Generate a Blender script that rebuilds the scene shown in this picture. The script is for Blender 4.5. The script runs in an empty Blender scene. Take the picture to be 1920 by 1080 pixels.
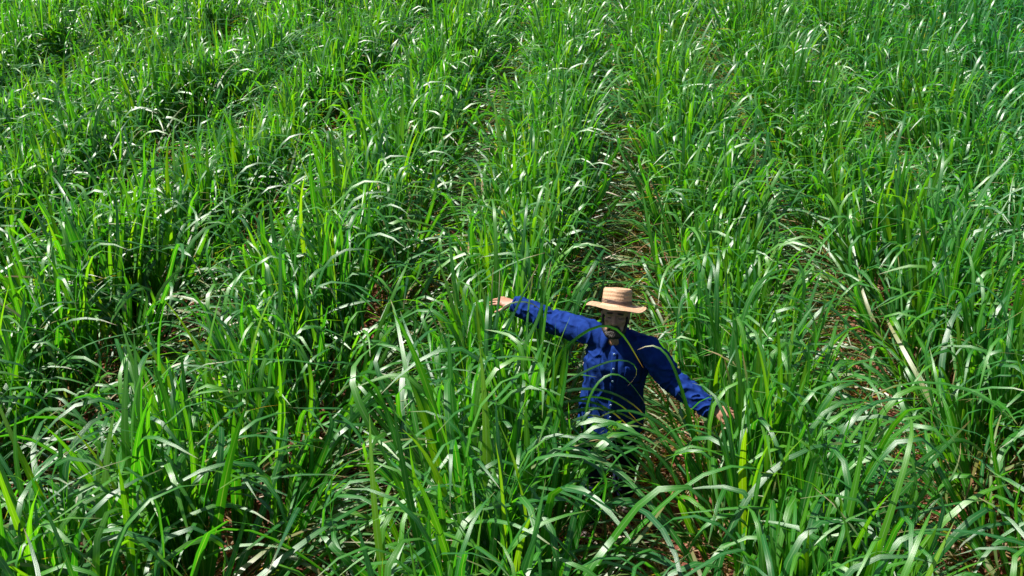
import bpy, bmesh, math, random
import numpy as np
from mathutils import Vector, Matrix, Euler
from mathutils.bvhtree import BVHTree

S = bpy.context.scene
COL = S.collection
R = math.radians
rng = np.random.default_rng(11)
random.seed(11)

# ------------------------------------------------------------------ camera
CAM_H, PITCH, YAW, FPX = 4.26, R(25.796), R(4.946), 1800.0
cd = bpy.data.cameras.new('camera')
cd.sensor_width = 36.0
cd.lens = FPX / 1920 * 36
cd.clip_start, cd.clip_end = 0.05, 2000
cam = bpy.data.objects.new('camera', cd)
cam.location = (0, 0, CAM_H)
cam.rotation_euler = (R(90) - PITCH, 0, YAW)
COL.objects.link(cam)
S.camera = cam

# ------------------------------------------------------------------ light
SUN = Vector((-0.55, 0.05, 0.83)).normalized()       # towards the sun
w = bpy.data.worlds.new('World')
S.world = w
w.use_nodes = True
nt = w.node_tree
sky = nt.nodes.new('ShaderNodeTexSky')
sky.sky_type = 'NISHITA'
sky.sun_disc = False
sky.sun_elevation = math.asin(SUN.z)
sky.sun_rotation = math.atan2(SUN.x, SUN.y)
bg = nt.nodes['Background']
bg.inputs['Strength'].default_value = 0.05
nt.links.new(sky.outputs[0], bg.inputs[0])
sl = bpy.data.lights.new('sun', 'SUN')
sl.energy = 5.0
sl.angle = R(0.5)
sl.color = (1.0, 0.955, 0.88)
so = bpy.data.objects.new('sun', sl)
so.rotation_euler = SUN.to_track_quat('Z', 'Y').to_euler()
so.location = SUN * 40
COL.objects.link(so)
S.view_settings.view_transform = 'Standard'
S.view_settings.look = 'None'
S.view_settings.gamma = 1.0
S.view_settings.use_curve_mapping = False
S.view_settings.exposure = 1.42
try:
    S.cycles.max_bounces = 7
    S.cycles.diffuse_bounces = 1
    S.cycles.glossy_bounces = 2
    S.cycles.transmission_bounces = 4
    S.cycles.caustics_reflective = False
    S.cycles.caustics_refractive = False
except Exception:
    pass

# ------------------------------------------------------------------ geometry of the view (to size and place what the photo shows)
CR = np.array([math.cos(YAW), math.sin(YAW), 0.0])
CH = np.array([-math.sin(YAW), math.cos(YAW), 0.0])
CF = CH * math.cos(PITCH) + np.array([0, 0, -math.sin(PITCH)])
CU = CH * math.sin(PITCH) + np.array([0, 0, math.cos(PITCH)])
CC = np.array([0, 0, CAM_H])


def ray(x, y):
    return CF + CR * (x - 960) / FPX - CU * (y - 540) / FPX


def at_Y(x, y, Y):
    d = ray(x, y)
    return CC + d * (Y / d[1])


def proj(P):
    v = np.asarray(P, float) - CC
    z = v @ CF
    return 960 + FPX * (v @ CR) / z, 540 - FPX * (v @ CU) / z, z


# ------------------------------------------------------------------ small helpers
def tag(o, label=None, cat=None, group=None, kind=None):
    if label: o['label'] = label
    if cat: o['category'] = cat
    if group: o['group'] = group
    if kind: o['kind'] = kind
    return o


def link(name, mesh, parent=None):
    o = bpy.data.objects.new(name, mesh)
    COL.objects.link(o)
    if parent is not None:
        o.parent = parent
    return o


def mk_mesh(name, verts, faces, mat=None, uv=None, attrs=None, smooth=True):
    """faces: (n,4) or (n,3) int array; uv per vertex."""
    verts = np.asarray(verts, np.float32)
    faces = np.asarray(faces, np.int32)
    k = faces.shape[1]
    me = bpy.data.meshes.new(name)
    me.vertices.add(len(verts))
    me.vertices.foreach_set('co', verts.ravel())
    me.loops.add(faces.size)
    me.loops.foreach_set('vertex_index', faces.ravel())
    me.polygons.add(len(faces))
    me.polygons.foreach_set('loop_start', np.arange(0, faces.size, k, dtype=np.int32))
    if smooth:
        me.polygons.foreach_set('use_smooth', np.ones(len(faces), bool))
    me.update(calc_edges=True)
    if uv is not None:
        l = me.uv_layers.new(name='UVMap')
        l.data.foreach_set('uv', np.asarray(uv, np.float32)[faces.ravel()].ravel())
    for n, a in (attrs or {}).items():
        at = me.attributes.new(n, 'FLOAT', 'POINT')
        at.data.foreach_set('value', np.asarray(a, np.float32))
    if mat:
        me.materials.append(mat)
    me.validate()
    return me


def vnoise(P, seed=0):
    """smooth value noise in 0..1 for an (n,3) array."""
    P = np.asarray(P, float)
    i = np.floor(P).astype(np.int64)
    f = P - i
    f = f * f * (3 - 2 * f)
    out = 0
    for dx in (0, 1):
        for dy in (0, 1):
            for dz in (0, 1):
                h = ((i[:, 0] + dx) * 73856093) ^ ((i[:, 1] + dy) * 19349663) ^ ((i[:, 2] + dz) * 83492791) ^ (seed * 2654435)
                h = (h ^ (h >> 13)) * 1274126177 & 0x7fffffff
                h = (h ^ (h >> 16)) & 0xffff
                wgt = (f[:, 0] if dx else 1 - f[:, 0]) * (f[:, 1] if dy else 1 - f[:, 1]) * (f[:, 2] if dz else 1 - f[:, 2])
                out = out + wgt * h / 65535.0
    return out


# ------------------------------------------------------------------ materials
def new_mat(name):
    m = bpy.data.materials.new(name)
    m.use_nodes = True
    t = m.node_tree
    b = t.nodes['Principled BSDF']
    return m, t, b


def node(t, kind, **kw):
    n = t.nodes.new(kind)
    for k, v in kw.items():
        setattr(n, k, v)
    return n


def ramp(t, stops):
    n = t.nodes.new('ShaderNodeValToRGB')
    e = n.color_ramp.elements
    e[0].position, e[0].color = stops[0][0], (*stops[0][1], 1)
    e[1].position, e[1].color = stops[-1][0], (*stops[-1][1], 1)
    for p, c in stops[1:-1]:
        x = e.new(p)
        x.color = (*c, 1)
    return n


def math_node(t, op, a, b=None):
    n = t.nodes.new('ShaderNodeMath')
    n.operation = op
    for i, v in enumerate((a, b)):
        if v is None: continue
        if isinstance(v, (int, float)): n.inputs[i].default_value = v
        else: t.links.new(v, n.inputs[i])
    return n.outputs[0]


def mix_rgb(t, fac, a, b, mode='MIX'):
    n = t.nodes.new('ShaderNodeMix')
    n.data_type = 'RGBA'
    n.blend_type = mode
    if isinstance(fac, (int, float)): n.inputs[0].default_value = fac
    else: t.links.new(fac, n.inputs[0])
    for i, v in ((6, a), (7, b)):
        if isinstance(v, tuple): n.inputs[i].default_value = (*v, 1)
        else: t.links.new(v, n.inputs[i])
    return n.outputs[2]


def leaf_material():
    m, t, b = new_mat('cane_leaf')
    L = t.links
    uv = node(t, 'ShaderNodeUVMap', uv_map='UVMap')
    sep = node(t, 'ShaderNodeSeparateXYZ')
    L.new(uv.outputs[0], sep.inputs[0])
    u, v = sep.outputs[0], sep.outputs[1]
    rnd = node(t, 'ShaderNodeAttribute', attribute_name='rnd')
    dry = node(t, 'ShaderNodeAttribute', attribute_name='dry')
    oi = node(t, 'ShaderNodeObjectInfo')
    r = math_node(t, 'FRACT', math_node(t, 'ADD', rnd.outputs['Fac'], oi.outputs['Random']))
    green = ramp(t, [(0.0, (0.010, 0.082, 0.024)), (0.25, (0.011, 0.100, 0.012)), (0.55, (0.022, 0.145, 0.006)), (0.85, (0.054, 0.198, 0.004)), (1.0, (0.105, 0.235, 0.004))])
    young = math_node(t, 'MAXIMUM', math_node(t, 'MULTIPLY', dry.outputs['Fac'], -1.0), 0.0)   # young blades carry a negative value
    L.new(math_node(t, 'ADD', math_node(t, 'MULTIPLY', r, 0.66), young), green.inputs[0])
    # fine parallel veins
    mp = node(t, 'ShaderNodeMapping')
    mp.inputs['Scale'].default_value = (22, 1.6, 1)
    L.new(uv.outputs[0], mp.inputs[0])
    nz = node(t, 'ShaderNodeTexNoise')
    nz.inputs['Scale'].default_value = 1.0
    nz.inputs['Detail'].default_value = 3
    L.new(mp.outputs[0], nz.inputs['Vector'])
    vein = ramp(t, [(0.3, (0.72, 0.74, 0.7)), (0.7, (1.25, 1.2, 1.2))])
    L.new(nz.outputs['Fac'], vein.inputs[0])
    # hazy bluish glare towards the right is painted into the leaf colour, varied by noise
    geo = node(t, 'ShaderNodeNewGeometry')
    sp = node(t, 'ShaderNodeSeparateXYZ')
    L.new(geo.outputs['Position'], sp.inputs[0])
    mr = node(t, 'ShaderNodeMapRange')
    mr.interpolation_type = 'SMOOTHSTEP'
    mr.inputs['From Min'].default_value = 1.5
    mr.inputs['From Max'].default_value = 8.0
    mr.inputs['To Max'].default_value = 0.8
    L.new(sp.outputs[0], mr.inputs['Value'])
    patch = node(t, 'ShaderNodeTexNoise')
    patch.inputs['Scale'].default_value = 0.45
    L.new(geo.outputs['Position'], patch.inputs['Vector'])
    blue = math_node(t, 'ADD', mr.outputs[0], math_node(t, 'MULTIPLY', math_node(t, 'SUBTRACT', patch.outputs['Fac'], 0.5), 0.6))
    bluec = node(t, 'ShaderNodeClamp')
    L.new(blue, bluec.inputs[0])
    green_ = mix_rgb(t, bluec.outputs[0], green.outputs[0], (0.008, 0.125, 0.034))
    # older, outer blades are paler and greyer
    oldf = ramp(t, [(0.04, (0, 0, 0)), (0.34, (0.5, 0.5, 0.5))])
    L.new(dry.outputs['Fac'], oldf.inputs[0])
    green_ = mix_rgb(t, oldf.outputs[0], green_, (0.060, 0.150, 0.026))
    c1 = mix_rgb(t, 1.0, green_, vein.outputs[0], 'MULTIPLY')
    # pale midrib
    d = math_node(t, 'ABSOLUTE', math_node(t, 'SUBTRACT', u, 0.5))
    rib = math_node(t, 'MULTIPLY', math_node(t, 'LESS_THAN', d, 0.055), math_node(t, 'SUBTRACT', 0.8, math_node(t, 'MULTIPLY', v, 0.75)))
    c2 = mix_rgb(t, rib, c1, (0.22, 0.34, 0.16))
    # dried parts: whole leaf by attribute, tips and blotches by noise
    mp2 = node(t, 'ShaderNodeMapping')
    mp2.inputs['Scale'].default_value = (3, 7, 1)
    L.new(uv.outputs[0], mp2.inputs[0])
    L.new(math_node(t, 'MULTIPLY', r, 37.0), mp2.inputs['Location'])
    nz2 = node(t, 'ShaderNodeTexNoise')
    nz2.inputs['Scale'].default_value = 1.0
    nz2.inputs['Detail'].default_value = 4
    L.new(mp2.outputs[0], nz2.inputs['Vector'])
    tip = math_node(t, 'MULTIPLY', math_node(t, 'POWER', v, 8.0), 0.8)
    dsum = math_node(t, 'ADD', math_node(t, 'ADD', dry.outputs['Fac'], tip), math_node(t, 'MULTIPLY', math_node(t, 'SUBTRACT', nz2.outputs['Fac'], 0.5), 0.55))
    dc = ramp(t, [(0.0, (0.22, 0.14, 0.075)), (0.4, (0.29, 0.21, 0.10)), (0.75, (0.20, 0.10, 0.035)), (1.0, (0.36, 0.28, 0.18))])
    L.new(r, dc.inputs[0])
    sm = ramp(t, [(0.28, (0, 0, 0)), (0.75, (1, 1, 1))])
    L.new(dsum, sm.inputs[0])
    c3 = mix_rgb(t, sm.outputs[0], c2, dc.outputs[0])
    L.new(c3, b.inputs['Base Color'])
    b.inputs['Roughness'].default_value = 0.40
    b.inputs['Specular IOR Level'].default_value = 0.75
    b.inputs['IOR'].default_value = 1.55
    bump = node(t, 'ShaderNodeBump')
    bump.inputs['Strength'].default_value = 0.45
    bump.inputs['Distance'].default_value = 0.002
    L.new(nz.outputs['Fac'], bump.inputs['Height'])
    L.new(bump.outputs[0], b.inputs['Normal'])
    tr = node(t, 'ShaderNodeBsdfTranslucent')
    tc = mix_rgb(t, 1.0, c3, (2.9, 2.5, 0.5), 'MULTIPLY')
    L.new(tc, tr.inputs[0])
    mx = node(t, 'ShaderNodeMixShader')
    mx.inputs[0].default_value = 0.42
    L.new(b.outputs[0], mx.inputs[1])
    L.new(tr.outputs[0], mx.inputs[2])
    L.new(mx.outputs[0], t.nodes['Material Output'].inputs['Surface'])
    return m


def soil_material():
    m, t, b = new_mat('red_soil')
    L = t.links
    co = node(t, 'ShaderNodeTexCoord')
    n1 = node(t, 'ShaderNodeTexNoise')
    n1.inputs['Scale'].default_value = 3.0
    n1.inputs['Detail'].default_value = 8
    L.new(co.outputs['Object'], n1.inputs['Vector'])
    n2 = node(t, 'ShaderNodeTexNoise')
    n2.inputs['Scale'].default_value = 45.0
    n2.inputs['Detail'].default_value = 6
    L.new(co.outputs['Object'], n2.inputs['Vector'])
    c = ramp(t, [(0.3, (0.080, 0.028, 0.017)), (0.55, (0.125, 0.046, 0.030)), (0.75, (0.18, 0.075, 0.05))])
    L.new(n1.outputs['Fac'], c.inputs[0])
    c2 = ramp(t, [(0.3, (0.6, 0.6, 0.6)), (0.7, (1.25, 1.25, 1.25))])
    L.new(n2.outputs['Fac'], c2.inputs[0])
    L.new(mix_rgb(t, 1.0, c.outputs[0], c2.outputs[0], 'MULTIPLY'), b.inputs['Base Color'])
    b.inputs['Roughness'].default_value = 0.95
    b.inputs['Specular IOR Level'].default_value = 0.15
    bp = node(t, 'ShaderNodeBump')
    bp.inputs['Strength'].default_value = 0.7
    bp.inputs['Distance'].default_value = 0.02
    L.new(n2.outputs['Fac'], bp.inputs['Height'])
    L.new(bp.outputs[0], b.inputs['Normal'])
    return m


def simple_mat(name, stops, scale, rough=0.8, spec=0.3, bump=0.0, bscale=None, stretch=(1, 1, 1), sheen=0.0):
    m, t, b = new_mat(name)
    L = t.links
    co = node(t, 'ShaderNodeTexCoord')
    mp = node(t, 'ShaderNodeMapping')
    mp.inputs['Scale'].default_value = stretch
    L.new(co.outputs['Object'], mp.inputs[0])
    n = node(t, 'ShaderNodeTexNoise')
    n.inputs['Scale'].default_value = scale
    n.inputs['Detail'].default_value = 5
    L.new(mp.outputs[0], n.inputs['Vector'])
    c = ramp(t, stops)
    L.new(n.outputs['Fac'], c.inputs[0])
    L.new(c.outputs[0], b.inputs['Base Color'])
    b.inputs['Roughness'].default_value = rough
    b.inputs['Specular IOR Level'].default_value = spec
    if sheen:
        b.inputs['Sheen Weight'].default_value = sheen
        b.inputs['Sheen Roughness'].default_value = 0.5
    if bump:
        n2 = node(t, 'ShaderNodeTexNoise')
        n2.inputs['Scale'].default_value = bscale or scale
        n2.inputs['Detail'].default_value = 4
        L.new(mp.outputs[0], n2.inputs['Vector'])
        bp = node(t, 'ShaderNodeBump')
        bp.inputs['Strength'].default_value = bump
        bp.inputs['Distance'].default_value = 0.004
        L.new(n2.outputs['Fac'], bp.inputs['Height'])
        L.new(bp.outputs[0], b.inputs['Normal'])
    return m


def straw_material():
    m, t, b = new_mat('woven_straw')
    L = t.links
    uv = node(t, 'ShaderNodeUVMap', uv_map='UVMap')
    # v counts braid rows along the profile, u runs round the hat
    mp = node(t, 'ShaderNodeMapping')
    mp.inputs['Scale'].default_value = (90, 60, 1)
    L.new(uv.outputs[0], mp.inputs[0])
    ch = node(t, 'ShaderNodeTexNoise')
    ch.inputs['Scale'].default_value = 1.0
    ch.inputs['Detail'].default_value = 3
    L.new(mp.outputs[0], ch.inputs['Vector'])
    wv = node(t, 'ShaderNodeTexWave')
    wv.wave_type = 'BANDS'
    wv.bands_direction = 'Y'
    wv.inputs['Scale'].default_value = 14.0
    wv.inputs['Distortion'].default_value = 0.6
    L.new(uv.outputs[0], wv.inputs['Vector'])
    c = ramp(t, [(0.25, (0.29, 0.165, 0.095)), (0.5, (0.39, 0.24, 0.145)), (0.75, (0.47, 0.315, 0.20))])
    L.new(ch.outputs['Fac'], c.inputs[0])
    g = ramp(t, [(0.0, (0.86, 0.84, 0.82)), (0.4, (1, 1, 1))])
    L.new(wv.outputs['Fac'], g.inputs[0])
    L.new(mix_rgb(t, 1.0, c.outputs[0], g.outputs[0], 'MULTIPLY'), b.inputs['Base Color'])
    b.inputs['Roughness'].default_value = 0.6
    b.inputs['Specular IOR Level'].default_value = 0.3
    h = math_node(t, 'ADD', ch.outputs['Fac'], wv.outputs['Fac'])
    bp = node(t, 'ShaderNodeBump')
    bp.inputs['Strength'].default_value = 0.5
    bp.inputs['Distance'].default_value = 0.003
    L.new(h, bp.inputs['Height'])
    L.new(bp.outputs[0], b.inputs['Normal'])
    return m


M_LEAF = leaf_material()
M_SOIL = soil_material()
M_STEM = simple_mat('cane_sheath', [(0.3, (0.05, 0.12, 0.03)), (0.55, (0.10, 0.17, 0.05)), (0.75, (0.22, 0.20, 0.09))], 9, 0.5, 0.4, stretch=(1, 1, .4))
M_SKIN = simple_mat('skin', [(0.3, (0.22, 0.105, 0.066)), (0.7, (0.31, 0.155, 0.10))], 35, 0.5, 0.35, 0.15, 160)
M_HAIR = simple_mat('dark_hair', [(0.35, (0.010, 0.008, 0.007)), (0.62, (0.022, 0.017, 0.014)), (0.8, (0.07, 0.06, 0.055))], 120, 0.6, 0.3, 0.6, 260)
M_SHIRT = simple_mat('blue_shirt_cloth', [(0.3, (0.0026, 0.015, 0.100)), (0.7, (0.0055, 0.026, 0.148))], 30, 0.85, 0.1, 0.35, 90)
M_COLLAR = M_SHIRT
M_DENIM = simple_mat('dark_denim', [(0.3, (0.003, 0.006, 0.024)), (0.7, (0.007, 0.013, 0.045))], 60, 0.85, 0.2, 0.3, 300)
M_BOOT = simple_mat('boot_leather', [(0.3, (0.02, 0.012, 0.008)), (0.7, (0.05, 0.03, 0.02))], 30, 0.55, 0.4, 0.3, 100)
M_BUTTON = simple_mat('pale_button', [(0.3, (0.30, 0.42, 0.60)), (0.7, (0.42, 0.52, 0.68))], 50, 0.3, 0.5)
M_STRAW = straw_material()
M_BAND = simple_mat('dark_braid', [(0.3, (0.03, 0.018, 0.018)), (0.7, (0.09, 0.055, 0.05))], 200, 0.7, 0.3)
M_EYE = simple_mat('eye', [(0.3, (0.02, 0.015, 0.012)), (0.7, (0.03, 0.02, 0.015))], 20, 0.2, 0.5)
M_LIP = simple_mat('lip', [(0.3, (0.23, 0.085, 0.065)), (0.7, (0.28, 0.11, 0.085))], 60, 0.45, 0.4)

# ------------------------------------------------------------------ ground
ROW0, PITCHROW = -0.55, 1.65          # the row just left of the man; spacing


def row_x(k, y):
    return ROW0 + PITCHROW * k + 0.07 * math.sin(y * 0.55 + k * 2.1) + 0.05 * math.sin(y * 0.21 + k)


def ground_z(x, y):
    x = np.asarray(x, float); y = np.asarray(y, float)
    fx = (x - ROW0) / PITCHROW
    ridge = 0.05 * np.cos(2 * np.pi * fx)
    P = np.stack([x.ravel(), y.ravel(), np.zeros(x.size)], 1)
    n = (vnoise(P * 2.3, 1) - .5) * 0.07 + (vnoise(P * 8.0, 2) - .5) * 0.045 + (vnoise(P * 22.0, 3) - .5) * 0.022
    fade = np.clip((60 - np.hypot(x, y)) / 30, 0, 1)
    return (ridge + n.reshape(x.shape)) * fade


def axis(lo, hi, fine_lo, fine_hi, step):
    a = list(np.arange(fine_lo, fine_hi, step))
    s, x = step, fine_hi
    while x < hi:
        a.append(x); s *= 1.25; x += s
    a.append(hi)
    s, x = step * 1.25, fine_lo - step
    pre = []
    while x > lo:
        pre.append(x); s *= 1.25; x -= s
    pre.append(lo)
    return np.array(pre[::-1] + a)


gx = axis(-600, 600, -4.5, 4.5, 0.035)
gy = axis(-600, 600, 2.5, 11, 0.035)
GX, GY = np.meshgrid(gx, gy)
GZ = ground_z(GX, GY)
nx, ny = len(gx), len(gy)
idx = np.arange(nx * ny).reshape(ny, nx)
q = np.stack([idx[:-1, :-1], idx[:-1, 1:], idx[1:, 1:], idx[1:, :-1]], -1).reshape(-1, 4)
g = link('ground', mk_mesh('ground', np.stack([GX, GY, GZ], -1).reshape(-1, 3), q, M_SOIL))
tag(g, 'red brown soil of the field with crumbly clods between the rows', kind='structure')


# ------------------------------------------------------------------ leaf shapes
def sig(x):
    return 1 / (1 + np.exp(-x))


def leaf_geom(L, W, th, twist, side, nseg, fold, seed, dry=0.0, three=True, ripple=0.0):
    """th(s): angle from the vertical along the blade. Base at the origin, rising along +Z, arching to +X."""
    r = np.random.default_rng(seed)
    s = np.linspace(0, 1, nseg + 1)
    fs = np.linspace(0, 1, 97)
    ang = th(fs)
    dx, dz = np.sin(ang), np.cos(ang)
    X = np.concatenate([[0], np.cumsum((dx[1:] + dx[:-1]) / 2)]) / 96 * L
    Z = np.concatenate([[0], np.cumsum((dz[1:] + dz[:-1]) / 2)]) / 96 * L
    yaw = side * fs ** 2
    Xc = np.concatenate([[0], np.cumsum(np.diff(X) * np.cos(yaw[1:]))])
    Yc = np.concatenate([[0], np.cumsum(np.diff(X) * np.sin(yaw[1:]))])
    P = np.stack([np.interp(s, fs, Xc), np.interp(s, fs, Yc), np.interp(s, fs, Z)], 1)
    return strip(P, W, nseg, twist, fold, dry, three, ripple, r)


def strip(P, W, nseg, twist, fold, dry, three, ripple, r, up_hint=None):
    s = np.linspace(0, 1, len(P))
    T = np.gradient(P, axis=0)
    T /= np.linalg.norm(T, axis=1)[:, None] + 1e-9
    B = np.zeros_like(P)
    # width direction: carried along the curve without spin
    ref = np.array([0, 1.0, 0]) if up_hint is None else np.asarray(up_hint, float)
    b = ref - T[0] * (ref @ T[0])
    b /= np.linalg.norm(b)
    for i in range(len(P)):
        b = b - T[i] * (b @ T[i])
        b /= np.linalg.norm(b)
        B[i] = b
    N = np.cross(B, T)
    a = twist * s
    Bt = B * np.cos(a)[:, None] + N * np.sin(a)[:, None]
    Nt = np.cross(Bt, T)
    wd = W * (0.55 + 0.45 * np.clip(s / .22, 0, 1)) * np.clip(1 - s ** 2.6, 0, 1) ** 0.75 + 0.0006
    fo = fold * (1 - 0.75 * s)
    rp = ripple * W * np.sin(s * 26 + r.uniform(0, 6)) * (1 - s)
    e = wd / 2
    Lf = P - Bt * (e * np.cos(fo))[:, None] + Nt * (e * np.sin(fo) + rp)[:, None]
    Rt = P + Bt * (e * np.cos(fo))[:, None] + Nt * (e * np.sin(fo) - rp)[:, None]
    n = len(P)
    if three:
        V = np.stack([Lf, P, Rt], 1).reshape(-1, 3)
        UV = np.stack([np.tile([0, .5, 1], n), np.repeat(s, 3)], 1)
        k = 3
    else:
        V = np.stack([Lf, Rt], 1).reshape(-1, 3)
        UV = np.stack([np.tile([0, 1], n), np.repeat(s, 2)], 1)
        k = 2
    F = []
    for i in range(n - 1):
        for j in range(k - 1):
            a0 = i * k + j
            F.append((a0, a0 + 1, a0 + k + 1, a0 + k))
    return V, np.array(F), UV, np.full(len(V), dry)


def leaf_params(kind, r):
    """returns L, W, th, twist, side, fold, dry"""
    u = r.uniform
    if kind == 'upright':
        t0, dt, k = R(u(1, 7)), R(u(5, 32)), u(2.2, 4)
        return u(.8, 1.14), u(.034, .047), (lambda s: t0 + dt * s ** k), u(-.9, .9), u(-.4, .4), u(.1, .4), -0.34
    if kind == 'drooping':
        t0, s0, dt, kk, sl = R(u(2, 12)), u(.6, .84), R(u(85, 150)), u(.03, .08), R(u(3, 16))
        return u(.88, 1.24), u(.029, .042), (lambda s: t0 + sl * s + dt * sig((s - s0) / kk)), u(-.7, .7), u(-.7, .7), u(.1, .35), -0.22
    if kind == 'arching':
        t0, dt, k = R(u(10, 26)), R(u(85, 130)), u(1.3, 2.1)
        return u(1.0, 1.4), u(.024, .036), (lambda s: t0 + dt * s ** k), u(-.7, .7), u(-.6, .6), u(.1, .35), (u(-.12, .05) if u(0, 1) < .75 else u(.2, .5))
    if kind == 'low':
        t0, dt, k = R(u(18, 45)), R(u(60, 95)), u(1.0, 1.6)
        return u(.9, 1.3), u(.016, .028), (lambda s: t0 + dt * s ** k), u(-.8, .8), u(-.6, .6), u(.1, .3), u(.08, .36)
    t0, dt, k = R(u(25, 60)), R(u(80, 115)), u(.6, 1.0)          # withered
    return u(.45, .8), u(.012, .02), (lambda s: t0 + dt * s ** k), u(-3, 3), u(-1, 1), u(.4, .9), u(.75, 1.1)


KINDS = ['upright', 'drooping', 'arching', 'low', 'withered']
NVAR = dict(upright=10, drooping=14, arching=12, low=12, withered=6)
PARAM, NEARGEO, FARGEO, LEAFMESH = {}, {}, {}, {}
for kd in KINDS:
    for i in range(NVAR[kd]):
        sd = 1000 * KINDS.index(kd) + i
        p = leaf_params(kd, np.random.default_rng(sd))
        p = (p[0] * 1.15, p[1] * 1.10) + p[2:]
        PARAM[kd, i] = p
        L_, W_, th, tw, si, fo, dr = p
        NEARGEO[kd, i] = leaf_geom(L_, W_, th, tw, si, 12, fo, sd, dr, True, 0.05)
        FARGEO[kd, i] = leaf_geom(L_, W_ * 1.05, th, tw, si, 6, 0, sd, dr, False)
        V, F, UV, DR = NEARGEO[kd, i]
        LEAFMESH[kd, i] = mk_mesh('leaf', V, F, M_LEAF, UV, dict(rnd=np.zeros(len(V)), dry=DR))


def stem_geom(h, r0, r1, n=5):
    V, F, UV = [], [], []
    for i, s in enumerate((0, .5, 1)):
        for j in range(n):
            a = 2 * math.pi * j / n
            rr = r0 + (r1 - r0) * s
            V.append((rr * math.cos(a), rr * math.sin(a), h * s))
            UV.append((j / n, s))
    for i in range(2):
        for j in range(n):
            F.append((i * n + j, i * n + (j + 1) % n, (i + 1) * n + (j + 1) % n, (i + 1) * n + j))
    return np.array(V), np.array(F), np.array(UV)


STEM = stem_geom(1.0, 0.011, 0.006)
STEMMESH = mk_mesh('shoot', STEM[0] * np.array([1, 1, .4]), STEM[1], M_STEM, STEM[2])


# ------------------------------------------------------------------ clumps: plan first, then build as objects or as one mesh
def clump_plan(r, big=1.0, shaggy=True):
    # 18 to 22 shoots; the outer ones lean over the alley
    shoots = []
    n = int(r.integers(20, 26))
    for i in range(n):
        y = r.uniform(-.23, .23)
        outer = i >= n - (8 if shaggy else 7)
        if outer:                                  # shoots leaning out over the alley
            sgn = 1 if r.random() < .5 else -1
            x = sgn * (r.uniform(.12, .36) if shaggy else r.uniform(.08, .22))
            tx, ty = sgn * R(r.uniform(10, 34)), r.normal(0, .2)
        else:
            x = float(np.clip(r.normal(0, .12), -.26, .26))
            tx, ty = x * .55 + r.normal(0, .07), r.normal(0, .08)
        hs = r.uniform(.36, .68) * big * (.8 if outer else 1)
        az = r.uniform(0, 2 * math.pi)
        lv = []
        young = ['upright', 'upright', 'drooping', 'drooping', 'drooping'] if not outer else ['drooping', 'drooping', 'arching', 'low']
        for j in range(int(r.integers(3, 5)) if not outer else 3):
            kd = young[int(r.integers(len(young)))]
            lv.append((kd, int(r.integers(NVAR[kd])), hs * r.uniform(.6, 1.0), az + math.pi * j + r.normal(0, .5), r.uniform(.82, 1.1) * big))
        if r.random() < (.4 if shaggy else .25):
            kd = 'arching'
            lv.append((kd, int(r.integers(NVAR[kd])), hs * r.uniform(.4, .8), az + math.pi * .5 + r.normal(0, .9), r.uniform(.75, 1.05) * big))
        if outer:                                  # older blades thrown out across the alley
            for j in range(3 if shaggy else 2):
                a = (0 if tx > 0 else math.pi) + r.normal(0, .6)
                lv.append(('low', int(r.integers(NVAR['low'])), hs * r.uniform(.3, .9), a, r.uniform(.85, 1.1) * (1 if shaggy else .85)))
        if r.random() < .75:
            lv.append(('withered', int(r.integers(NVAR['withered'])), hs * r.uniform(.15, .6), r.uniform(0, 6.28), r.uniform(.8, 1.2)))
        shoots.append((Vector((x, y, 0)), Euler((-ty, tx, 0)), hs, lv))
    return shoots


def shoot_matrix(sh):
    return Matrix.Translation(sh[0]) @ sh[1].to_matrix().to_4x4()


def leaf_matrix(l):
    return Matrix.Translation((0, 0, l[2])) @ Matrix.Rotation(l[3], 4, 'Z') @ Matrix.Scale(l[4], 4)


def plan_arrays(plan, geo, r, M0=None):
    """merged vertex/face arrays of a whole clump"""
    Vs, Fs, Us, Rs, Ds = [], [], [], [], []
    off = 0
    M0 = M0 or Matrix.Identity(4)
    for sh in plan:
        ms = M0 @ shoot_matrix(sh)
        for l in sh[3]:
            V, F, UV, DR = geo[l[0], l[1]]
            m = np.array(ms @ leaf_matrix(l))
            Vs.append(V @ m[:3, :3].T + m[:3, 3])
            if F.shape[1] == 4:
                Fs.append(F + off)
            off += len(V)
            Us.append(UV)
            Rs.append(np.full(len(V), r.random()))
            Ds.append(DR)
    return [np.concatenate(a) for a in (Vs, Fs, Us, Rs, Ds)]


# the man's body as capsules, so that no blade runs through him (filled in below)
MAN = np.array([0.18, 5.24, 0.0])
J = {}
J['neck'] = np.array([0.185, 5.265, 1.43])
J['head'] = np.array([0.18, 5.193, 1.584])
J['shR'] = np.array([0.015, 5.305, 1.405])
J['shL'] = np.array([0.385, 5.165, 1.375])


def on_ray(px, origin, length, far=True):
    d = ray(*px); d = d / np.linalg.norm(d)
    o = CC - origin
    bq = o @ d
    disc = bq * bq - (o @ o - length * length)
    disc = math.sqrt(disc) if disc > 0 else 0.0
    return CC + d * (-bq + (disc if far else -disc))


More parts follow.
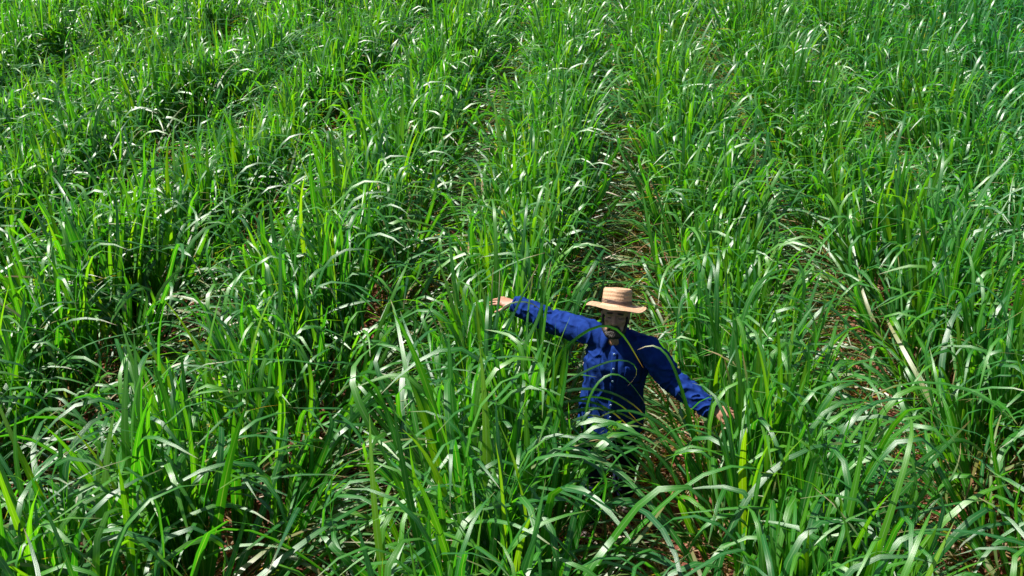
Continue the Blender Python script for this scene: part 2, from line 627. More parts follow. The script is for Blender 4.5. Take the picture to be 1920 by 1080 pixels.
J['wrR'] = on_ray((962, 569), J['shR'], 0.525, True)
J['wrL'] = on_ray((1337, 770), J['shL'], 0.53, False)
J['elR'] = (J['shR'] + J['wrR']) / 2 + np.array([0.015, 0.03, -0.045])
J['elL'] = (J['shL'] + J['wrL']) / 2 + np.array([-0.045, 0.05, -0.035])
J['hip'] = np.array([0.19, 5.285, 0.93])
print('JOINTS', {k: [round(float(x), 3) for x in v] for k, v in J.items()})
CAPS = [(J['neck'] + [0, 0, -.08], J['hip'] + [0, 0, -.2], .21), (J['hip'] + [0, 0, -.2], MAN, .19),
        (J['shR'], J['elR'], .085), (J['elR'], J['wrR'], .065), (J['shL'], J['elL'], .085), (J['elL'], J['wrL'], .065),
        (J['head'], J['head'] + [0, .0, .1], .15), (J['shR'], J['shL'], .11),
        (J['head'] + [-.12, .02, .05], J['head'] + [.12, .02, .05], .1)]
HANDDIR = {}
HANDDIR['L'] = np.array([.96, -.10, .02]); HANDDIR['L'] /= np.linalg.norm(HANDDIR['L'])
HANDDIR['R'] = np.array([-.85, .28, .0]); HANDDIR['R'] /= np.linalg.norm(HANDDIR['R'])
CAPS += [(J['wrL'], J['wrL'] + HANDDIR['L'] * .16, .035), (J['wrR'], J['wrR'] + HANDDIR['R'] * .16, .035)]


def hits_man(P):
    for a, b, rad in CAPS:
        ab = b - a
        t = np.clip(((P - a) @ ab) / (ab @ ab), 0, 1)
        if (np.linalg.norm(P - (a + t[:, None] * ab), axis=1) < rad).any():
            return True
    return False


def veils_man(P):
    """leaf points that would cover his face, chest or hands from the camera's side; most of those are dropped as his walking parts them"""
    c = P - CC
    z = c @ CF
    x = 960 + FPX * (c @ CR) / z
    y = 540 - FPX * (c @ CU) / z
    front = z < 6.1
    face = (x > 1085) & (x < 1225) & (y > 525) & (y < 660)
    body = (x > 1085) & (x < 1235) & (y >= 660) & (y < 800)
    arm1 = (x > 935) & (x < 1095) & (np.abs(y - (566 + (x - 945) * .33)) < 26)
    arm2 = (x > 1225) & (x < 1380) & (np.abs(y - (650 + (x - 1235) * 1.05)) < 38)
    return ((face | body | arm1 | arm2) & front).any(), (face & front).any()


# hollows in the crop: (x, y, half widths, share of clumps missing)
HOLLOWS = []
for px_, py_, ha_, hb_, sh_ in ((60, 105, 2.6, .75, .9), (505, 185, .75, .5, 1), (345, 105, .9, .5, 1), (590, 255, .6, .4, 1), (700, 130, .6, .5, 1)):
    hq = CC + ray(px_, py_) * ((0.5 - CAM_H) / ray(px_, py_)[2])
    HOLLOWS.append((hq[0], hq[1], ha_, hb_, sh_))

# positions of all clumps
STEP = 0.38
clumps = []
for k in range(-14, 15):
    y = -1.0 + (k % 3) * .11
    STEP = 0.33 if k < -1 else 0.37
    while y < 36:
        yy = y + rng.uniform(-.06, .06)
        xx = row_x(k, yy) + rng.normal(0, .03)
        y += STEP
        c = np.array([xx, yy, 0.6])
        px, py, z = proj(c)
        if yy < 1.2 and abs(xx) < 3.2:
            continue                                # a little clear of the camera's own foot
        mx = 2.6 / max(z, 1) * FPX if z > 0 else 1e9
        if z < 0.5 or px < -mx or px > 1920 + mx:
            continue
        if rng.random() < .035:
            continue
        big = 0.92 + 0.36 * (float(vnoise(np.array([[xx * .55, yy * .4, 1.7]]), 5)[0]) - .3)
        # the dark hollow in the far left corner of the field
        if yy < 4.9:
            big *= 1.1
        for hx, hy, ha, hb, hp_ in HOLLOWS:
            if ((xx - hx) / ha) ** 2 + ((yy - hy) / hb) ** 2 < 1 and rng.random() < hp_:
                big = 0
        if big == 0:
            continue
        top = proj((xx, yy, 1.15))
        low = proj((xx, yy, 0.25))
        inview = -70 < px < 1990 and top[1] < 1080 and low[1] > -10
        clumps.append(dict(x=xx, y=yy, k=k, z=z, big=big, view=inview, px=px, py=py))
inv = sorted([c for c in clumps if c['view']], key=lambda c: c['z'])
NEAR_Z = 8.4
near = [c for c in inv if c['z'] < NEAR_Z]
mid = inv[len(near):300]
chosen = {id(c) for c in near} | {id(c) for c in mid}
rest = [c for c in clumps if id(c) not in chosen]
print('CLUMPS', len(clumps), 'in view', len(inv), 'near', len(near), 'mid', len(mid), 'rest', len(rest))

ORD = ['first', 'second', 'third', 'fourth', 'fifth', 'sixth', 'seventh', 'eighth', 'ninth', 'tenth', 'eleventh', 'twelfth', 'thirteenth', 'fourteenth',
       'fifteenth', 'sixteenth', 'seventeenth', 'eighteenth', 'nineteenth', 'twentieth']
ORD += ['twenty-' + o for o in ORD[:9]] + ['thirtieth'] + ['thirty-' + o for o in ORD[:9]] + ['fortieth'] + ['forty-' + o for o in ORD[:9]]


SHORT = {0: 'row just left of the man', 1: 'row just right of the man'}
for k in range(1, 12):
    SHORT[-k] = '%s row left of the man' % ORD[k]
    SHORT[k + 1] = '%s row right of the man' % ORD[k]

by_row = {}
for c in near + mid:
    by_row.setdefault(c['k'], []).append(c)
for k, cs in by_row.items():
    front = sorted([c for c in cs if c['y'] <= 5.2], key=lambda c: -c['y'])
    back = sorted([c for c in cs if c['y'] > 5.2], key=lambda c: c['y'])
    for i, c in enumerate(front):
        c['label'] = ('green cane clump, %s, %s one in front of his line' % (SHORT[k], ORD[i])) if i else 'green cane clump, %s, level with his shoulders' % SHORT[k]
    for i, c in enumerate(back):
        c['label'] = 'green cane clump, %s, %s one behind his line' % (SHORT[k], ORD[i])

GROUP = 'sugarcane clumps planted in rows'
n_leaf = 0
first_shoot = {}
for c in near:
    r = np.random.default_rng(int(c['x'] * 1000) * 7 + int(c['y'] * 1000) & 0xffffff)
    plan = clump_plan(r, c['big'], c['k'] < 0)
    gz = float(ground_z(np.array([c['x']]), np.array([c['y']]))[0]) - .01
    base = Matrix.Translation((c['x'], c['y'], gz))
    e = bpy.data.objects.new('sugarcane_clump', None)
    e.empty_display_size = .1
    e.location = (c['x'], c['y'], gz)
    COL.objects.link(e)
    tag(e, c['label'], 'plant', GROUP)
    c['obj'] = e
    for sh in plan:
        ms = base @ shoot_matrix(sh)
        top = np.array(ms @ Vector((0, 0, sh[2])))
        if hits_man(np.stack([np.array(ms.translation), top])):
            continue
        so_ = link('shoot', STEMMESH, e)
        so_.location, so_.rotation_euler = sh[0], sh[1]
        so_.scale = (1, 1, 1)
        c.setdefault('shoot', (so_, ms))
        for l in sh[3]:
            m = np.array(ms @ leaf_matrix(l))
            V = NEARGEO[l[0], l[1]][0]
            P = V[1::3] @ m[:3, :3].T + m[:3, 3]
            if P[:, 2].min() < -.03 and l[0] != 'withered' and r.random() < .6:
                continue
            if hits_man(P):
                continue
            cover, face = veils_man(P)
            if face or (cover and r.random() < (.75 if P[:, 2].max() > 1.05 else .35)):
                continue
            lo = link('leaf', LEAFMESH[l[0], l[1]], so_)
            lo.location = (0, 0, l[2])
            lo.rotation_euler = (0, 0, l[3])
            lo.scale = (l[4],) * 3
            n_leaf += 1
print('LEAVES', n_leaf)

# single long blades one can follow in the photograph, each grown from a shoot of the clump it belongs to
def catmull(P, n):
    P = np.asarray(P, float)
    Q = np.vstack([2 * P[0] - P[1], P, 2 * P[-1] - P[-2]])
    d = np.concatenate([[0], np.cumsum(np.linalg.norm(np.diff(P, axis=0), axis=1))])
    out = []
    for s_ in np.linspace(0, d[-1], n):
        i = min(int(np.searchsorted(d, s_, 'right')) - 1, len(P) - 2)
        t = (s_ - d[i]) / (d[i + 1] - d[i])
        p0, p1, p2, p3 = Q[i], Q[i + 1], Q[i + 2], Q[i + 3]
        out.append(.5 * (2 * p1 + (p2 - p0) * t + (2 * p0 - 5 * p1 + 4 * p2 - p3) * t * t + (3 * p1 - p0 - 3 * p2 + p3) * t ** 3))
    return np.array(out)


LONG = [  # (picture points from the base to the tip, world Y at base and tip, width, dryness)
    ([(968, 900), (1000, 742), (1043, 672), (1072, 639), (1102, 615), (1132, 602), (1154, 608), (1169, 624), (1191, 665), (1206, 690)], 4.75, 4.98, .026, 0),
    ([(1345, 1040), (1328, 950), (1306, 850), (1290, 770), (1262, 682), (1243, 648), (1228, 638), (1212, 641), (1195, 656)], 4.55, 4.72, .030, 0),
    ([(985, 800), (1030, 735), (1087, 702), (1139, 675), (1176, 671), (1195, 678), (1201, 698), (1195, 713), (1176, 724)], 4.75, 4.95, .018, 0),
    ([(1085, 850), (1099, 755), (1121, 714), (1140, 695), (1156, 693), (1177, 711), (1199, 739), (1217, 768)], 4.7, 4.85, .019, 0),
    ([(985, 790), (1040, 738), (1088, 728), (1115, 728), (1149, 735), (1179, 751), (1204, 771), (1218, 790)], 4.72, 4.9, .024, .1),
    ([(1285, 1010), (1232, 905), (1182, 844), (1154, 817), (1127, 792), (1108, 776)], 4.5, 4.72, .030, .05),
    ([(980, 880), (1030, 815), (1060, 798), (1090, 780), (1118, 775), (1140, 790), (1160, 815)], 4.6, 4.8, .024, .22),
    ([(1335, 1010), (1312, 930), (1288, 858), (1271, 822), (1254, 798), (1235, 780), (1213, 772)], 4.45, 4.7, .034, 0),
    ([(1000, 925), (1060, 878), (1115, 858), (1171, 841), (1215, 833), (1260, 824)], 4.6, 4.72, .032, .12),
    ([(990, 960), (1050, 900), (1110, 872), (1170, 872), (1215, 895), (1250, 930)], 4.5, 4.6, .026, .15),
    ([(1000, 880), (1060, 830), (1105, 818), (1150, 822), (1200, 848), (1235, 880)], 4.6, 4.78, .024, .2),
    ([(960, 960), (1020, 900), (1075, 845), (1130, 815), (1185, 812), (1240, 840)], 4.5, 4.7, .028, .1),
    ([(1300, 960), (1270, 900), (1230, 850), (1185, 822), (1140, 818), (1105, 835)], 4.45, 4.65, .026, .05),
    ([(950, 900), (1010, 840), (1070, 800), (1120, 790), (1170, 800), (1220, 830)], 4.7, 4.85, .024, .15),
    ([(1340, 940), (1290, 860), (1240, 815), (1190, 797), (1150, 800)], 4.6, 4.8, .024, .1),
    ([(940, 930), (1000, 890), (1070, 868), (1140, 870), (1200, 895)], 4.4, 4.5, .03, .1),
    ([(960, 850), (1020, 780), (1075, 748), (1120, 742), (1165, 758), (1195, 790)], 4.75, 4.92, .022, .05),
    ([(930, 870), (1000, 805), (1060, 775), (1110, 764), (1160, 772), (1210, 800)], 4.65, 4.85, .030, .05),
    ([(1330, 920), (1275, 830), (1225, 785), (1180, 768), (1140, 772), (1110, 792)], 4.55, 4.8, .028, 0),
    ([(960, 830), (1020, 770), (1070, 750), (1110, 752), (1150, 772), (1185, 806)], 4.7, 4.88, .026, .1),
    ([(1045, 980), (1060, 880), (1085, 800), (1105, 765), (1125, 760), (1145, 785)], 4.6, 4.8, .030, 0),
    ([(1240, 990), (1228, 900), (1205, 830), (1180, 795), (1160, 790), (1142, 812)], 4.5, 4.75, .030, 0),
    ([(980, 910), (1045, 850), (1110, 832), (1175, 842), (1225, 872)], 4.55, 4.68, .032, .08),
    ([(1470, 1110), (1527, 980), (1590, 895), (1640, 830), (1659, 806)], 4.05, 4.35, .036, 0),
    ([(1500, 1110), (1571, 1004), (1660, 922), (1735, 858), (1776, 828), (1802, 818), (1830, 834), (1858, 862)], 4.05, 4.45, .036, 0),
    ([(1535, 1110), (1604, 1016), (1690, 925), (1770, 840), (1806, 802), (1820, 788)], 4.0, 4.4, .036, 0),
    ([(1530, 1130), (1548, 1070), (1566, 990), (1580, 935), (1590, 912), (1600, 908)], 3.9, 4.05, .036, 0),
    ([(1410, 1120), (1422, 1060), (1440, 970), (1454, 905), (1457, 890)], 3.9, 4.0, .032, 0),
    ([(1530, 1090), (1580, 1035), (1640, 1015), (1710, 1010), (1770, 1022), (1810, 1052), (1822, 1085)], 4.0, 4.25, .030, .05),
    ([(1745, 1090), (1765, 1030), (1790, 1000), (1830, 960), (1880, 945), (1925, 950)], 4.3, 4.5, .030, .1),
    ([(30, 1100), (80, 1010), (150, 935), (215, 895), (250, 893)], 4.0, 4.3, .036, 0),
    ([(1030, 640), (1060, 580), (1090, 535), (1116, 500)], 5.6, 5.75, .034, 0),
    ([(1255, 700), (1275, 620), (1288, 560), (1290, 515), (1297, 498), (1303, 505), (1303, 530)], 6.3, 6.35, .015, .75),
    ([(925, 690), (944, 627), (962, 592), (982, 548), (998, 517), (1010, 495)], 5.05, 5.3, .030, 0),
    ([(975, 680), (989, 637), (1007, 609), (1018, 564), (1028, 520), (1034, 490)], 5.0, 5.25, .034, 0),
    ([(985, 660), (988, 600), (991, 575), (995, 545), (1000, 510)], 5.1, 5.3, .024, 0),
    ([(930, 620), (938, 580), (953, 565), (978, 562), (994, 562), (1007, 568), (1020, 583), (1027, 604)], 5.2, 5.25, .018, .1),
    ([(915, 680), (921, 600), (922, 540), (925, 500)], 5.3, 5.5, .028, 0),
    ([(920, 670), (929, 603), (937, 560), (945, 515)], 5.3, 5.5, .026, 0),
    ([(926, 660), (932, 590), (936, 540), (937, 505)], 5.3, 5.5, .026, 0),
    ([(1392, 930), (1388, 830), (1379, 772), (1373, 730), (1362, 690), (1357, 668)], 4.6, 4.75, .036, 0),
    ([(1330, 860), (1331, 770), (1338, 737), (1350, 723), (1366, 720), (1382, 731), (1392, 755)], 4.65, 4.75, .018, .05),
    ([(1230, 890), (1267, 855), (1300, 827), (1333, 804), (1354, 793), (1370, 786)], 4.6, 4.72, .036, .12),
    ([(1385, 900), (1375, 850), (1372, 815), (1366, 796), (1352, 800), (1346, 830)], 4.65, 4.72, .026, .3),
    ([(1420, 990), (1400, 880), (1396, 820), (1404, 778), (1440, 765), (1470, 790)], 4.4, 4.7, .026, 0),
    ([(1450, 1000), (1432, 900), (1418, 800), (1402, 720), (1392, 660)], 4.4, 4.75, .036, 0),

]
for px, y0, y1, W_, dr in LONG:
    P = [at_Y(x_, y_, y0 + (y1 - y0) * i / (len(px) - 1)) for i, (x_, y_) in enumerate(px)]
    bx, by = P[0][0], P[0][1]
    cands = [c for c in near if 'shoot' in c]
    c = min(cands, key=lambda c: math.hypot(c['x'] - bx, c['y'] - by))
    so_, ms = c['shoot']
    root = np.array([c['x'] * .8 + bx * .2, c['y'] * .8 + by * .2, min(.3, P[0][2] * .5)])
    if P[0][2] > .2:
        P = [root] + P
    C_ = catmull(P, 31)
    for _ in range(4):
        C_[1:-1] = C_[1:-1] * .5 + (C_[:-2] + C_[2:]) * .25
    side_ = np.cross(C_[len(C_) // 2] - C_[0], CF)
    V, F, UV, DR = strip(C_, W_, 30, rng.normal(0, .35), .3, dr, True, .05, rng, up_hint=side_ + CF * .35 * np.linalg.norm(side_))
    mi = np.array(ms.inverted())
    V = V @ mi[:3, :3].T + mi[:3, 3]
    m_ = mk_mesh('leaf', V, F, M_LEAF, UV, dict(rnd=np.zeros(len(V)), dry=DR))
    link('leaf', m_, so_)

# mid-distance clumps: one mesh each, a dozen shared shapes
MIDMESH = []
for i in range(16):
    r = np.random.default_rng(500 + i)
    V, F, U, RR, DD = plan_arrays(clump_plan(r, 1.0, i < 8), NEARGEO, r)
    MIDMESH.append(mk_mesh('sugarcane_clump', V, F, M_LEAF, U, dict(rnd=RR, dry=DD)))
for i, c in enumerate(mid):
    o = link('sugarcane_clump', MIDMESH[int(rng.integers(8)) + (0 if c['k'] < -1 else 8)])
    gz = float(ground_z(np.array([c['x']]), np.array([c['y']]))[0]) - .01
    o.location = (c['x'], c['y'], gz)
    o.rotation_euler = (0, 0, (math.pi if rng.random() < .5 else 0) + rng.normal(0, .25))
    o.scale = (1.0, 1.0, c['big'] * rng.uniform(.95, 1.06))
    tag(o, c['label'], 'plant', GROUP)

# everything further out: one mass
PL = [clump_plan(np.random.default_rng(900 + i), 1.0, i < 6) for i in range(12)]
FARARR = [plan_arrays(p, FARGEO, np.random.default_rng(70 + i)) for i, p in enumerate(PL)]
NEARARR = [plan_arrays(p, NEARGEO, np.random.default_rng(70 + i)) for i, p in enumerate(PL)]


def mass(cs, arrs):
    Vs, Fs, Us, Rs, Ds = [], [], [], [], []
    off = 0
    for c in cs:
        V, F, U, RR, DD = arrs[int(rng.integers(6)) + (0 if c['k'] < -1 else 6)]
        a = (math.pi if rng.random() < .5 else 0) + rng.normal(0, .25)
        ca, sa = math.cos(a), math.sin(a)
        X = V[:, 0] * ca - V[:, 1] * sa + c['x']
        Y = V[:, 0] * sa + V[:, 1] * ca + c['y']
        Vs.append(np.stack([X, Y, V[:, 2] * c['big'] * rng.uniform(.93, 1.07)], 1))
        Fs.append(F + off); off += len(V)
        Us.append(U); Rs.append((RR + rng.random()) % 1); Ds.append(DD)
    V, F, U, RR, DD = [np.concatenate(a) for a in (Vs, Fs, Us, Rs, Ds)]
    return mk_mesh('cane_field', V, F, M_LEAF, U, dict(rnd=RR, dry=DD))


close = [c for c in rest if c['z'] < 7.5]
far = [c for c in rest if c['z'] >= 7.5]
if close:
    tag(link('cane_margin', mass(close, NEARARR)), 'green cane growing on at the edges of the view', kind='stuff')
tag(link('cane_field', mass(far, FARARR)), 'mass of green cane in the far part of the field', kind='stuff')


# ------------------------------------------------------------------ litter and clods between the rows
def litter(n):
    Vs, Fs, Us, Rs, Ds = [], [], [], [], []
    off = 0
    for i in range(n):
        k = int(rng.choice([-3, -2, -1, 0, 0, 0, 1, 1, 1, 2, 2, 3]))
        y = 3.4 + 18 * rng.random() ** 1.5
        x = row_x(k, y) + PITCHROW / 2 + rng.normal(0, .30)
        L_ = rng.uniform(.15, .8)
        W_ = rng.uniform(.006, .022)
        a = rng.uniform(0, 2 * math.pi)
        nseg = 4
        s = np.linspace(0, 1, nseg + 1)
        bend = rng.normal(0, .9)
        an = a + bend * s
        P = np.stack([x + np.cumsum(np.cos(an)) * L_ / nseg, y + np.cumsum(np.sin(an)) * L_ / nseg, np.zeros(nseg + 1)], 1)
        P[:, 2] = ground_z(P[:, 0], P[:, 1]) + .012 + rng.uniform(0, .12) * np.sin(s * 3.14) + rng.uniform(0, .06) * rng.random()
        V, F, U, D = strip(P, W_, nseg, rng.normal(0, 1.2), .3, rng.uniform(.5, 1.2), False, 0, rng, up_hint=(-math.sin(a), math.cos(a), 0))
        Vs.append(V); Fs.append(F + off); off += len(V)
        Us.append(U); Rs.append(np.full(len(V), rng.random())); Ds.append(D)
    V, F, U, RR, DD = [np.concatenate(z) for z in (Vs, Fs, Us, Rs, Ds)]
    return mk_mesh('leaf_litter', V, F, M_LEAF, U, dict(rnd=RR, dry=DD))


tag(link('leaf_litter', litter(9000)), 'brown withered cane leaves scattered over the soil', kind='stuff')


def furrow_grass(n):
    Vs, Fs, Us, Rs, Ds = [], [], [], [], []
    off = 0
    for i in range(n):
        k = int(rng.choice([-5, -4, -3, -2, -1, -1, -1, 0, 0, 0, 1, 1, 1, 2, 2, 3, 4]))
        y = 2.6 + 23 * rng.random() ** 1.25
        side = 1 if rng.random() < .5 else -1
        x = row_x(k, y) + PITCHROW / 2 + side * rng.uniform(.05, .55)
        if math.hypot(x - MAN[0], y - MAN[1]) < .36: continue
        if 4.6 < y < 5.3 and k == 0 and rng.random() < .4: continue
        L_ = rng.uniform(.35, 1.0)
        t0, dt, kk = R(rng.uniform(5, 40)), R(rng.uniform(55, 100)), rng.uniform(.8, 1.5)
        V, F, U, D = leaf_geom(L_, rng.uniform(.008, .019), lambda s: t0 + dt * s ** kk, rng.normal(0, .7), rng.normal(0, .5), 6, 0, int(rng.integers(1 << 30)), rng.uniform(.14, .62), False)
        a = (math.pi if side > 0 else 0) + rng.normal(0, .8)
        ca, sa = math.cos(a), math.sin(a)
        z = float(ground_z(np.array([x]), np.array([y]))[0]) - .01
        V = np.stack([V[:, 0] * ca - V[:, 1] * sa + x, V[:, 0] * sa + V[:, 1] * ca + y, V[:, 2] + z], 1)
        if y < 8:
            P = V.reshape(-1, 2, 3).mean(1)
            if hits_man(P): continue
        Vs.append(V); Fs.append(F + off); off += len(V)
        Us.append(U); Rs.append(np.full(len(V), rng.random())); Ds.append(D)
    V, F, U, RR, DD = [np.concatenate(z) for z in (Vs, Fs, Us, Rs, Ds)]
    return mk_mesh('furrow_grass', V, F, M_LEAF, U, dict(rnd=RR, dry=DD))


tag(link('furrow_grass', furrow_grass(13000)), 'thin pale grass arching low in the furrows between the cane rows', kind='stuff')


def clods(n):
    bm = bmesh.new()
    bmesh.ops.create_icosphere(bm, subdivisions=1, radius=1)
    V0 = np.array([v.co[:] for v in bm.verts])
    F0 = np.array([[v.index for v in f.verts] for f in bm.faces])
    bm.free()
    Vs, Fs = [], []
    for i in range(n):
        k = int(rng.integers(-3, 4))
        y = 3.2 + 7.5 * rng.random() ** 1.3
        x = row_x(k, y) + PITCHROW / 2 + rng.normal(0, .35)
        rad = 0.008 + 0.022 * rng.random() ** 3
        V = V0 * (1 + rng.uniform(-.3, .3, (len(V0), 1))) * rad * rng.uniform(.7, 1.3, 3)
        z = float(ground_z(np.array([x]), np.array([y]))[0])
        Vs.append(V + np.array([x, y, z + rad * .3])); Fs.append(F0 + i * len(V0))
    return mk_mesh('soil_clods', np.concatenate(Vs), np.concatenate(Fs), M_SOIL, smooth=False)


tag(link('soil_clods', clods(3500)), 'loose red clods on the soil between the rows', kind='stuff')

# ------------------------------------------------------------------ the man
def unit(v):
    v = np.asarray(v, float)
    return v / np.linalg.norm(v)


def add_ellipsoid(bm, c, rad, rot=None, seg=20, rings=14):
    m = Matrix.Translation(Vector(c))
    if rot is not None: m = m @ rot.to_4x4()
    m = m @ Matrix.Diagonal((*rad, 1))
    bmesh.ops.create_uvsphere(bm, u_segments=seg, v_segments=rings, radius=1, matrix=m)


def add_loft(bm, pts, rad, ref=(0, -1, 0), seg=18, caps=True):
    """closed tube through pts; rad = [(across, along ref)] per point; rounded ends."""
    pts = [np.asarray(p, float) for p in pts]
    rad = [(r_, r_) if not isinstance(r_, tuple) else r_ for r_ in rad]
    n = len(pts)
    rings = []
    for i in range(n):
        t = unit(pts[min(i + 1, n - 1)] - pts[max(i - 1, 0)])
        rf = np.asarray(ref, float)
        v = rf - t * (rf @ t)
        v = unit(v)
        u = np.cross(t, v)
        ring = []
        for j in range(seg):
            a = 2 * math.pi * j / seg
            ring.append(bm.verts.new(pts[i] + u * rad[i][0] * math.cos(a) + v * rad[i][1] * math.sin(a)))
        rings.append(ring)
    for i in range(n - 1):
        for j in range(seg):
            bm.faces.new((rings[i][j], rings[i][(j + 1) % seg], rings[i + 1][(j + 1) % seg], rings[i + 1][j]))
    if caps:
        bm.faces.new(rings[0][::-1]); bm.faces.new(rings[-1])
    return rings


def add_limb(bm, pts, rad, ref=(0, -1, 0), seg=16):
    add_loft(bm, pts, rad, ref, seg)
    for p, r_ in ((pts[0], rad[0]), (pts[-1], rad[-1])):
        rr = r_ if not isinstance(r_, tuple) else min(r_)
        add_ellipsoid(bm, p, (rr, rr, rr), seg=14, rings=10)


def remesh(bm, voxel, smooth_it, name, mat, factor=.5):
    bmesh.ops.recalc_face_normals(bm, faces=bm.faces[:])
    me = bpy.data.meshes.new('tmp')
    bm.to_mesh(me); bm.free()
    o = bpy.data.objects.new('tmp', me)
    COL.objects.link(o)
    md = o.modifiers.new('r', 'REMESH'); md.mode = 'VOXEL'; md.voxel_size = voxel; md.use_smooth_shade = True
    if smooth_it:
        sm = o.modifiers.new('s', 'SMOOTH'); sm.iterations = smooth_it; sm.factor = factor
    dg = bpy.context.evaluated_depsgraph_get()
    out = bpy.data.meshes.new_from_object(o.evaluated_get(dg))
    bpy.data.objects.remove(o); bpy.data.meshes.remove(me)
    out.name = name
    out.materials.clear(); out.materials.append(mat)
    out.polygons.foreach_set('use_smooth', np.ones(len(out.polygons), bool))
    return out


def get_co(me):
    a = np.zeros(len(me.vertices) * 3, np.float32); me.vertices.foreach_get('co', a)
    return a.reshape(-1, 3).astype(float)


def get_no(me):
    a = np.zeros(len(me.vertices) * 3, np.float32); me.vertices.foreach_get('normal', a)
    return a.reshape(-1, 3).astype(float)


def set_co(me, a):
    me.vertices.foreach_set('co', a.astype(np.float32).ravel()); me.update()


PO = MAN.copy()                                   # everything of the man is built round his standing point


def loc(p): return np.asarray(p, float) - PO


# head frame: x to his left (image right), y backwards, z up, tipped back a little and turned
HROT = Matrix.Rotation(R(-15), 3, 'X')
HROT = Matrix.Rotation(R(-5), 3, 'Z') @ Matrix.Rotation(R(2.0), 3, 'Y') @ HROT
HC = loc(J['head'])
HM = Matrix.Translation(Vector(HC)) @ HROT.to_4x4()


def hp(x, y, z):
    return np.array(HM @ Vector((x, y, z)))


def head_blobs(bm):
    def el(c, r_, rot=None):
        m = HROT if rot is None else HROT @ rot
        add_ellipsoid(bm, hp(*c), r_, m, 24, 18)
    el((0, .015, .035), (.076, .096, .094))
    el((0, -.028, -.030), (.064, .068, .085))
    el((0, -.070, -.088), (.036, .030, .026))                        # chin
    el((.030, -.045, -.070), (.030, .045, .030)); el((-.030, -.045, -.070), (.030, .045, .030))
    el((.042, -.066, -.016), (.022, .020, .020)); el((-.042, -.066, -.016), (.022, .020, .020))   # cheekbones
    el((0, -.062, .052), (.058, .032, .034))                         # forehead
    add_limb(bm, [hp(-.046, -.074, .022), hp(-.02, -.090, .026), hp(0, -.091, .022), hp(.02, -.090, .026), hp(.046, -.074, .022)], [.009, .010, .009, .010, .009])
    add_limb(bm, [hp(0, -.092, .018), hp(0, -.102, -.006), hp(0, -.114, -.030)], [.0085, .0105, .0135])
    el((.0125, -.100, -.034), (.010, .012, .008)); el((-.0125, -.100, -.034), (.010, .012, .008))
    el((.030, -.076, .006), (.015, .012, .010)); el((-.030, -.076, .006), (.015, .012, .010))      # lowered lids
    el((0, -.090, -.056), (.026, .012, .007)); el((0, -.090, -.068), (.022, .012, .008))
    el((.080, .008, -.004), (.010, .019, .031), Matrix.Rotation(R(12), 3, 'X'))
    el((-.080, .008, -.004), (.010, .019, .031), Matrix.Rotation(R(12), 3, 'X'))


def add_hand(bm, wrist, d, back, thumb_side, spread, curl):
    """d: finger direction, back: out of the back of the hand, thumb_side: towards the thumb"""
    d = unit(d); back = unit(np.asarray(back) - d * (np.asarray(back) @ d)); s = np.cross(d, back)
    if s @ np.asarray(thumb_side) < 0: s = -s
    W = wrist
    add_loft(bm, [W - d * .03, W + d * .005, W + d * .035, W + d * .075, W + d * .094, W + d * .099],
             [(.026, .020), (.027, .0185), (.038, .017), (.042, .0145), (.039, .011), (.03, .006)], back, 18)
    lens = [(.030, .072), (.010, .080), (-.011, .074), (-.031, .058)]
    for i, (off, ln) in enumerate(lens):
        b0 = W + d * (.085 - abs(off - .005) * .25) + s * off
        ang = spread[i]; cu = curl[i]
        dirn = unit(d * math.cos(ang) + s * math.sin(ang))
        pts = [b0 - dirn * .03, b0]
        a = 0
        p = b0
        for seg_, fr in enumerate((.45, .31, .24)):
            a += cu * (0.7, 1.0, .7)[seg_]
            dd = dirn * math.cos(a) - back * math.sin(a)
            p = p + dd * ln * fr
            pts.append(p)
        rads = [.0085, .0098, .0088, .0080, .0062]
        add_limb(bm, pts, rads, back, 12)
        add_ellipsoid(bm, b0 + back * .004, (.0105, .0105, .0105), seg=12, rings=8)       # knuckle
    t0 = W + d * .022 + s * .024
    td = unit(d * .62 + s * .70 - back * .30)
    t1 = t0 + td * .040
    t2 = t1 + unit(td + d * .35) * .032
    t3 = t2 + unit(td + d * .75) * .024
    add_limb(bm, [t0 - td * .012, t0 + td * .01, t1, t2, t3], [.014, .0145, .0115, .0100, .0078], back, 12)


N = {k: loc(v) for k, v in J.items()}
bm = bmesh.new()
head_blobs(bm)
add_loft(bm, [hp(0, .03, -.03), hp(0, .028, -.085), N['neck'] + [0, 0, .01], N['neck'] + [0, .01, -.05]], [(.056, .060), (.056, .058), (.062, .060), (.085, .065)])
add_ellipsoid(bm, N['neck'] + [0.0, -.052, -.035], (.045, .034, .050))                      # bare throat in the open collar
hip = N['hip']
mid_ = (N['neck'] + hip) / 2
add_loft(bm, [N['neck'] + [0.02, .01, -.03], N['neck'] + [.02, .01, -.12], mid_ + [0, 0, .02], hip + [0, 0, .08], hip, hip + [0, 0, -.10]],
         [(.12, .075), (.165, .10), (.15, .10), (.145, .10), (.155, .11), (.13, .10)], seg=24)
for sd in 'RL':
    sgn = -1 if sd == 'R' else 1
    sh, el_, wr = N['sh' + sd], N['el' + sd], N['wr' + sd]
    add_limb(bm, [sh, sh * .5 + el_ * .5, el_, el_ * .6 + wr * .4, wr], [.056, .047, .041, .038, .026], (0, 0, 1))
    hx = hip[0] + sgn * .09
    kn = np.array([hx + sgn * .02, hip[1] + (-.10 if sd == 'R' else .05), .50])
    an = np.array([hx + sgn * .03, hip[1] + (-.16 if sd == 'R' else .16), .09])
    add_limb(bm, [np.array([hx, hip[1], hip[2] - .05]), kn, kn * .65 + an * .35, an], [.082, .056, .054, .036])
    add_ellipsoid(bm, an + [sgn * .01, -.07, -.05], (.042, .12, .035))
    N['kn' + sd], N['an' + sd], N['hx' + sd] = kn, an, hx
hl = HANDDIR['L']
